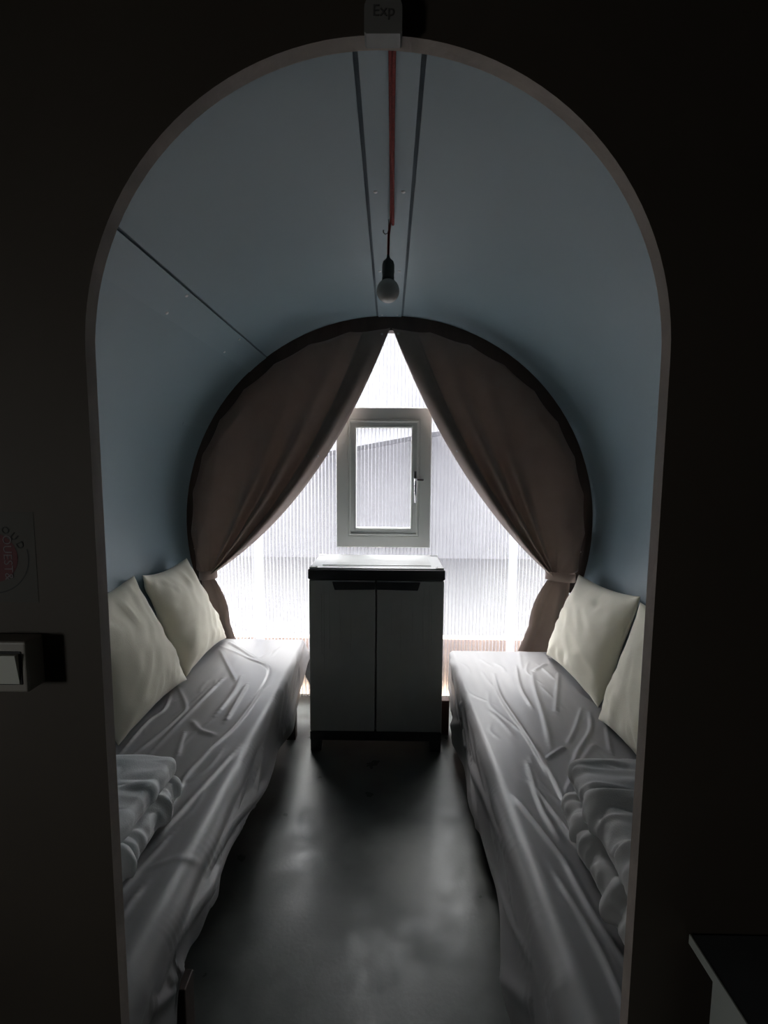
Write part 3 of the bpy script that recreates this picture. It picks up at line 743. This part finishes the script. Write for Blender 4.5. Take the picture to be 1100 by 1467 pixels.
# ------------------------------------------------------------------ curtains
GROM = None
def curtain(side, label, inner_ctrl, tie, tail_pts, seed):
    """half curtain: fixed along the arch, swept down to a tie at the side, tail hanging below"""
    s = side
    O = Vector((s * 0.9, 2.745, 0.8)); t = empty('curtain', O); tag(t, label, 'curtain')
    nk, nt = 120, 70
    a_ap = D(90) ; a_lo = D(90 + 103)
    V = []
    tie = Vector(tie)
    NSC = 9
    for i in range(nk):
        k = i / (nk - 1)                      # 0 outer, 1 inner edge at the apex
        a = a_lo + (a_ap - a_lo) * k
        sc = .013 * abs(math.sin(k * NSC * PI)) ** .8
        rx, rz = ((1.138 if s < 0 else 1.122) - sc, 1.098 - sc)
        A = Vector((CX + s * -math.cos(a) * rx + (.006 * s if k > .9 else 0) , 0, CZ + math.sin(a) * rz))
        if s < 0: A.x = CX + math.cos(a) * rx
        else: A.x = CX - math.cos(a) * rx
        A.x = min(A.x, -.004) if s < 0 else max(A.x, .007)
        w = (k - .5)
        T = Vector((tie.x - s * .030 * (2 * k - 1), 0, tie.z + .004 * w))
        mid = (A + T) / 2; Ln = (T - A).length
        sag = Vector(inner_ctrl) * (Ln / 1.65) * (0.15 + .85 * k ** 3)
        Cc = mid + Vector((sag[0], 0, sag[1]))
        kk = max(0.0, (k - .62) / .38)
        ph = 1.1 * k * 2 * PI + 2.6 * kk ** 1.6 * 2 * PI + .6 * noise.noise(Vector((k * 3, seed, 0)))
        for j in range(nt):
            u = j / (nt - 1)
            P = A * (1 - u) ** 2 + Cc * 2 * u * (1 - u) + T * u * u
            env = .12 + .88 * min(1, u / .55); env *= 1 - .45 * max(0, (u - .75) / .25)
            amp = .012 + .030 * min(1, kk * 1.6)
            y = 2.735 + .011 * max(0, 1 - u / .12) - env * amp * (1 + math.sin(ph)) - .022 * math.sin(u * PI) ** .7 * (.4 + .6 * (1 - k)) - .010 * kk
            y += .006 * noise.noise(Vector((k * 9, u * 2.2, seed)))
            # edges of the cloth at the arch ruffle a little
            V.append(Vector((P.x, y, P.z)) - O)
    cl = mesh('panel', V, grid_faces(nk, nt, flip=(s > 0)), M['curtain'], t, True); solidify(cl, .0025)
    # hem band down the inner edge
    HV = []
    for i in range(nk - 10, nk):
        for j in range(nt): HV.append(V[i * nt + j] + Vector((0, -.0035, 0)))
    solidify(mesh('hem', HV, grid_faces(10, nt, flip=(s > 0)), M['curtain'], t, True), .0015)
    # tie band wrapped round the gather
    bm = bmesh.new(); n = 28; rings = []
    wx = .052 if s < 0 else .085
    cxo = tie.x if s < 0 else tie.x + .028
    for q, (dz, f) in enumerate(((.030, .96), (.028, 1.0), (-.018, 1.02), (-.020, .97))):
        rings.append([bm.verts.new(Vector((cxo + wx * f * math.cos(2 * PI * j / n), 2.712 + .040 * f * math.sin(2 * PI * j / n), tie.z + dz - .012 - s * .10 * wx * math.cos(2 * PI * j / n))) - O) for j in range(n)])
    for a_, b_ in zip(rings, rings[1:]):
        for j in range(n): bm.faces.new((a_[j], a_[(j + 1) % n], b_[(j + 1) % n], b_[j]))
    from_bm('tieback', bm, M['curtain'], t, True)
    # tail: pleated cloth fanning down behind the bed end
    TV = []; ni, nj = 60, 34
    for i in range(ni):
        f = i / (ni - 1)
        top = Vector((tie.x + (f - .5) * 1.5 * (.05 if s < 0 else .09) + (0 if s < 0 else .02), 2.712, tie.z - .028))
        fi = f if s < 0 else 1 - f
        bot = Vector((tail_pts[0] + (tail_pts[1] - tail_pts[0]) * f, 2.722 + .080 * fi, .16))
        for j in range(nj):
            u = j / (nj - 1)
            p = top.lerp(bot, u)
            side_b = math.sin(min(1, u * 2.2) * PI) * .022
            p.x += -s * side_b * (f if s < 0 else (1 - f)) * (1 if u < .45 else 0)
            p.y += -.024 * math.sin(f * (2.6 if s < 0 else 3.6) * PI + .5) * (.35 + .65 * min(1, u * 2))
            TV.append(p - O)
    tl = mesh('tail', TV, grid_faces(ni, nj), M['curtain'], t, True); solidify(tl, .0025, 0)
    # small eyelets along the inner edge and up the arch
    for (ki, uj) in ((nk - 3, 1), (nk - 4, 29), (7, 3)):
        bm = bmesh.new(); p = V[ki * nt + uj]
        add_lathe(bm, [(.0025, .0), (.003, .003), (.0055, .003), (.0062, .0)], 14, (0, -1, 0), p + Vector((0, -.004, 0)))
        from_bm('eyelet', bm, M['steel'], t, True)
    return t
curtain(-1, 'left taupe curtain, swept to the left side and tied above the pillows', (.13, -.26), (-1.040, 2.71, .792), (-1.05, -.845), 2)
curtain(1, 'right taupe curtain, swept to the right side and tied with a wide band', (-.10, -.20), (.950, 2.71, .800), (.715, 1.02), 6)

# ------------------------------------------------------------------ pendant lamp
def lamp():
    O = Vector((-0.011, 1.69, 2.239)); t = empty('pendant_lamp', O)
    tag(t, 'bare globe bulb in a grey holder hanging from a red cord', 'lamp')
    zc = 2.230
    bm = bmesh.new()
    run = [Vector((-.004 + .0015 * math.sin(y * 5), y, zc - (.010 if y > .9 else .01 + (0.9 - y) * .5))) for y in [0.71, .74, .78, .84, .92, 1.0, 1.1, 1.2, 1.3, 1.4, 1.5, 1.6, 1.66]]
    run += [Vector((-.006, 1.685, zc - .016)), Vector((-.010, 1.690, zc - .045)), Vector((-.011, 1.69, 2.135)), Vector((-.011, 1.69, 2.11))]
    run = [p - O for p in run]
    add_tube(bm, run, .0042, 10)
    from_bm('cord', bm, M['cord'], t, True)
    bm = bmesh.new()          # the second strand, doubled back near the hook
    add_tube(bm, [Vector((.003 + .002 * math.sin(y * 4), y, zc - .014 - (.003 if y > 1 else .003 + (1.0 - y) * .45))) - O for y in [.74, .85, 1.0, 1.1, 1.2, 1.3, 1.4, 1.5, 1.6, 1.68]], .0042, 10)
    from_bm('cord_loop', bm, M['cord'], t, True)
    bm = bmesh.new()
    add_tube(bm, [Vector((-.011, 1.690, 2.235)) - O, Vector((-.011, 1.690, 2.200)) - O, Vector((-.014, 1.690, 2.190)) - O, Vector((-.022, 1.690, 2.187)) - O, Vector((-.028, 1.69, 2.193)) - O, Vector((-.028, 1.69, 2.200)) - O], .0018, 8)
    from_bm('hook', bm, M['socket'], t, True)
    L = lambda p: [(r, h) for r, h in p]
    bm = bmesh.new()
    add_lathe(bm, [(0, 2.122), (.0045, 2.120), (.0055, 2.112), (.0105, 2.106), (.0175, 2.100), (.0205, 2.090), (.0208, 2.062), (.0200, 2.060), (.0200, 2.050), (.0208, 2.048), (.0205, 2.040), (.0, 2.040)], 28, (0, 0, 1), (-.011 - O.x, 1.69 - O.y, -O.z))
    from_bm('bulb_holder', bm, M['socket'], t, True)
    bm = bmesh.new(); R = .0385; cz = 2.0055
    prof = [(.0150, 2.046)] + [(R * math.sin(a), cz + R * math.cos(a)) for a in [D(26 + 154 * i / 18) for i in range(19)]]
    prof[-1] = (0, cz - R)
    add_lathe(bm, prof, 32, (0, 0, 1), (-.011 - O.x, 1.69 - O.y, -O.z))
    from_bm('bulb', bm, M['bulb'], t, True)
lamp()

# ------------------------------------------------------------------ fittings on the front wall
def text_mesh(name, body, size, m, parent, loc, rot, ext=.0004):
    cu = bpy.data.curves.new('text', 'FONT'); cu.body = body; cu.size = size; cu.extrude = ext; cu.align_x = 'CENTER'; cu.align_y = 'CENTER'; cu.resolution_u = 3
    tmp = bpy.data.objects.new('text', cu); COL.objects.link(tmp)
    bpy.context.view_layer.update()
    me = bpy.data.meshes.new_from_object(tmp.evaluated_get(bpy.context.evaluated_depsgraph_get()))
    bpy.data.objects.remove(tmp); me.materials.clear()
    o = link(name, me, m, parent); o.location = loc; o.rotation_euler = rot
    return o
FIT = 0.85            # the fittings were drawn up at 1/0.85 of their true size
def top_box():
    O = Vector((-0.0128, 0.6800, 1.9600)); t = empty('detector_box', O)
    t.scale = (FIT,) * 3
    tag(t, 'small white plastic box with a rounded top fixed above the crown of the arch', 'detector')
    bm = bmesh.new()
    pr = [(-.028, .003), (-.025, 0), (.025, 0), (.028, .003), (.028, .035)] + [(.028 * math.cos(a), .035 + .022 * math.sin(a)) for a in [D(12 * i) for i in range(1, 15)]] + [(-.028, .035)]
    f = [bm.verts.new((x, -.026, z)) for x, z in pr]; b = [bm.verts.new((x, -.0005, z)) for x, z in pr]
    bm.faces.new(f); bm.faces.new(list(reversed(b)))
    for i in range(len(pr)):
        j = (i + 1) % len(pr); bm.faces.new((f[i], b[i], b[j], f[j]))
    bmesh.ops.recalc_face_normals(bm, faces=bm.faces)
    body = from_bm('body', bm, M['white_box'], t)
    text_mesh('lettering', 'Exp', .022, M['ink2'], t, (0, -.0265, .030), (PI / 2, 0, 0))
top_box()
def sticker():
    O = Vector((-0.5729, 0.6799, 1.2865)); t = empty('sticker', O)
    t.scale = (FIT,) * 3
    tag(t, 'square sticker with a red disc and sideways lettering on the dark wall', 'sticker')
    box('sheet', (-.074, -.0004, -.078), (.074, 0, .078), M['paper'], t, 0)
    def disc(nm, r0, r1, y, m, n=48, a0=0.0, a1=2 * PI):
        V = []; F = []
        for i in range(n + 1):
            a = a0 + (a1 - a0) * i / n
            V += [(r0 * math.cos(a), y, r0 * math.sin(a)), (r1 * math.cos(a), y, r1 * math.sin(a))]
        F = [(2 * i, 2 * i + 1, 2 * i + 3, 2 * i + 2) for i in range(n)]
        return mesh(nm, V, F, m, t)
    disc('red_disc', .0, .043, -.0008, M['red_ink'])
    disc('ring', .0605, .0625, -.0008, M['ink'], 40, -2.0, .25)
    tx = text_mesh('lettering', 'OUEST&', .021, M['white_ink'], t, (.026, -.0011, 0), (PI / 2, PI / 2, 0), .0002)
    for i, ch in enumerate('OUD'):
        a = D(62 - 19 * i); text_mesh('ring_letter', ch, .017, M['ink'], t, (.0525 * math.cos(a), -.0010, .0525 * math.sin(a)), (PI / 2, -(a - PI / 2), 0), .0002)
sticker()
def switch():
    O = Vector((-0.5414, 0.6800, 1.1377)); t = empty('light_switch', O)
    t.scale = (FIT,) * 3
    tag(t, 'surface mounted beige switch box with a pale rocker on the dark left wall', 'switch')
    bm = bmesh.new(); add_box(bm, (-.041, -.042, -.044), (.041, -.0005, .043), .004, 3)
    from_bm('housing', bm, M['switch_case'], t)
    bm = bmesh.new(); add_box(bm, (-.033, -.0434, -.030), (.033, -.041, .027), .001); from_bm('gap', bm, M['ink'], t)
    V = [(-.031, -.043, -.028), (.029, -.043, -.028), (.029, -.043, .023), (-.031, -.043, .023), (-.031, -.0445, -.028), (.029, -.0445, -.028), (.029, -.0515, .023), (-.031, -.0515, .023)]
    mesh('rocker', V, [(4, 5, 6, 7), (0, 1, 5, 4), (1, 2, 6, 5), (2, 3, 7, 6), (3, 0, 4, 7)], M['switch_white'], t)
switch()

# ------------------------------------------------------------------ side table at the right
def side_table():
    O = Vector((0.76, .36, 0)); t = empty('side_table', O)
    tag(t, 'dark topped table with a pale edge standing at the lower right', 'table')
    x0, y1, zt = 0.4645, .676, .7106
    box('table_top', (x0 + .002, .06, zt - .0135), (1.08, y1, zt), M['table_top'], t, .001, O)
    bm = bmesh.new(); add_box(bm, (x0, .06, zt - .0145), (x0 + .002, y1, zt + .0006), 0)
    for v in bm.verts: v.co -= O
    from_bm('edge_strip', bm, M['table'], t)
    zb = zt - .0140
    box('side_panel', (x0 + .003, .08, 0), (x0 + .019, .625, zb), M['table'], t, .001, O)
    box('side_panel', (1.05, .08, 0), (1.066, .625, zb), M['table'], t, .001, O)
    box('back_panel', (x0 + .0195, .600, .35), (1.0495, .614, zb), M['table'], t, .001, O)
side_table()
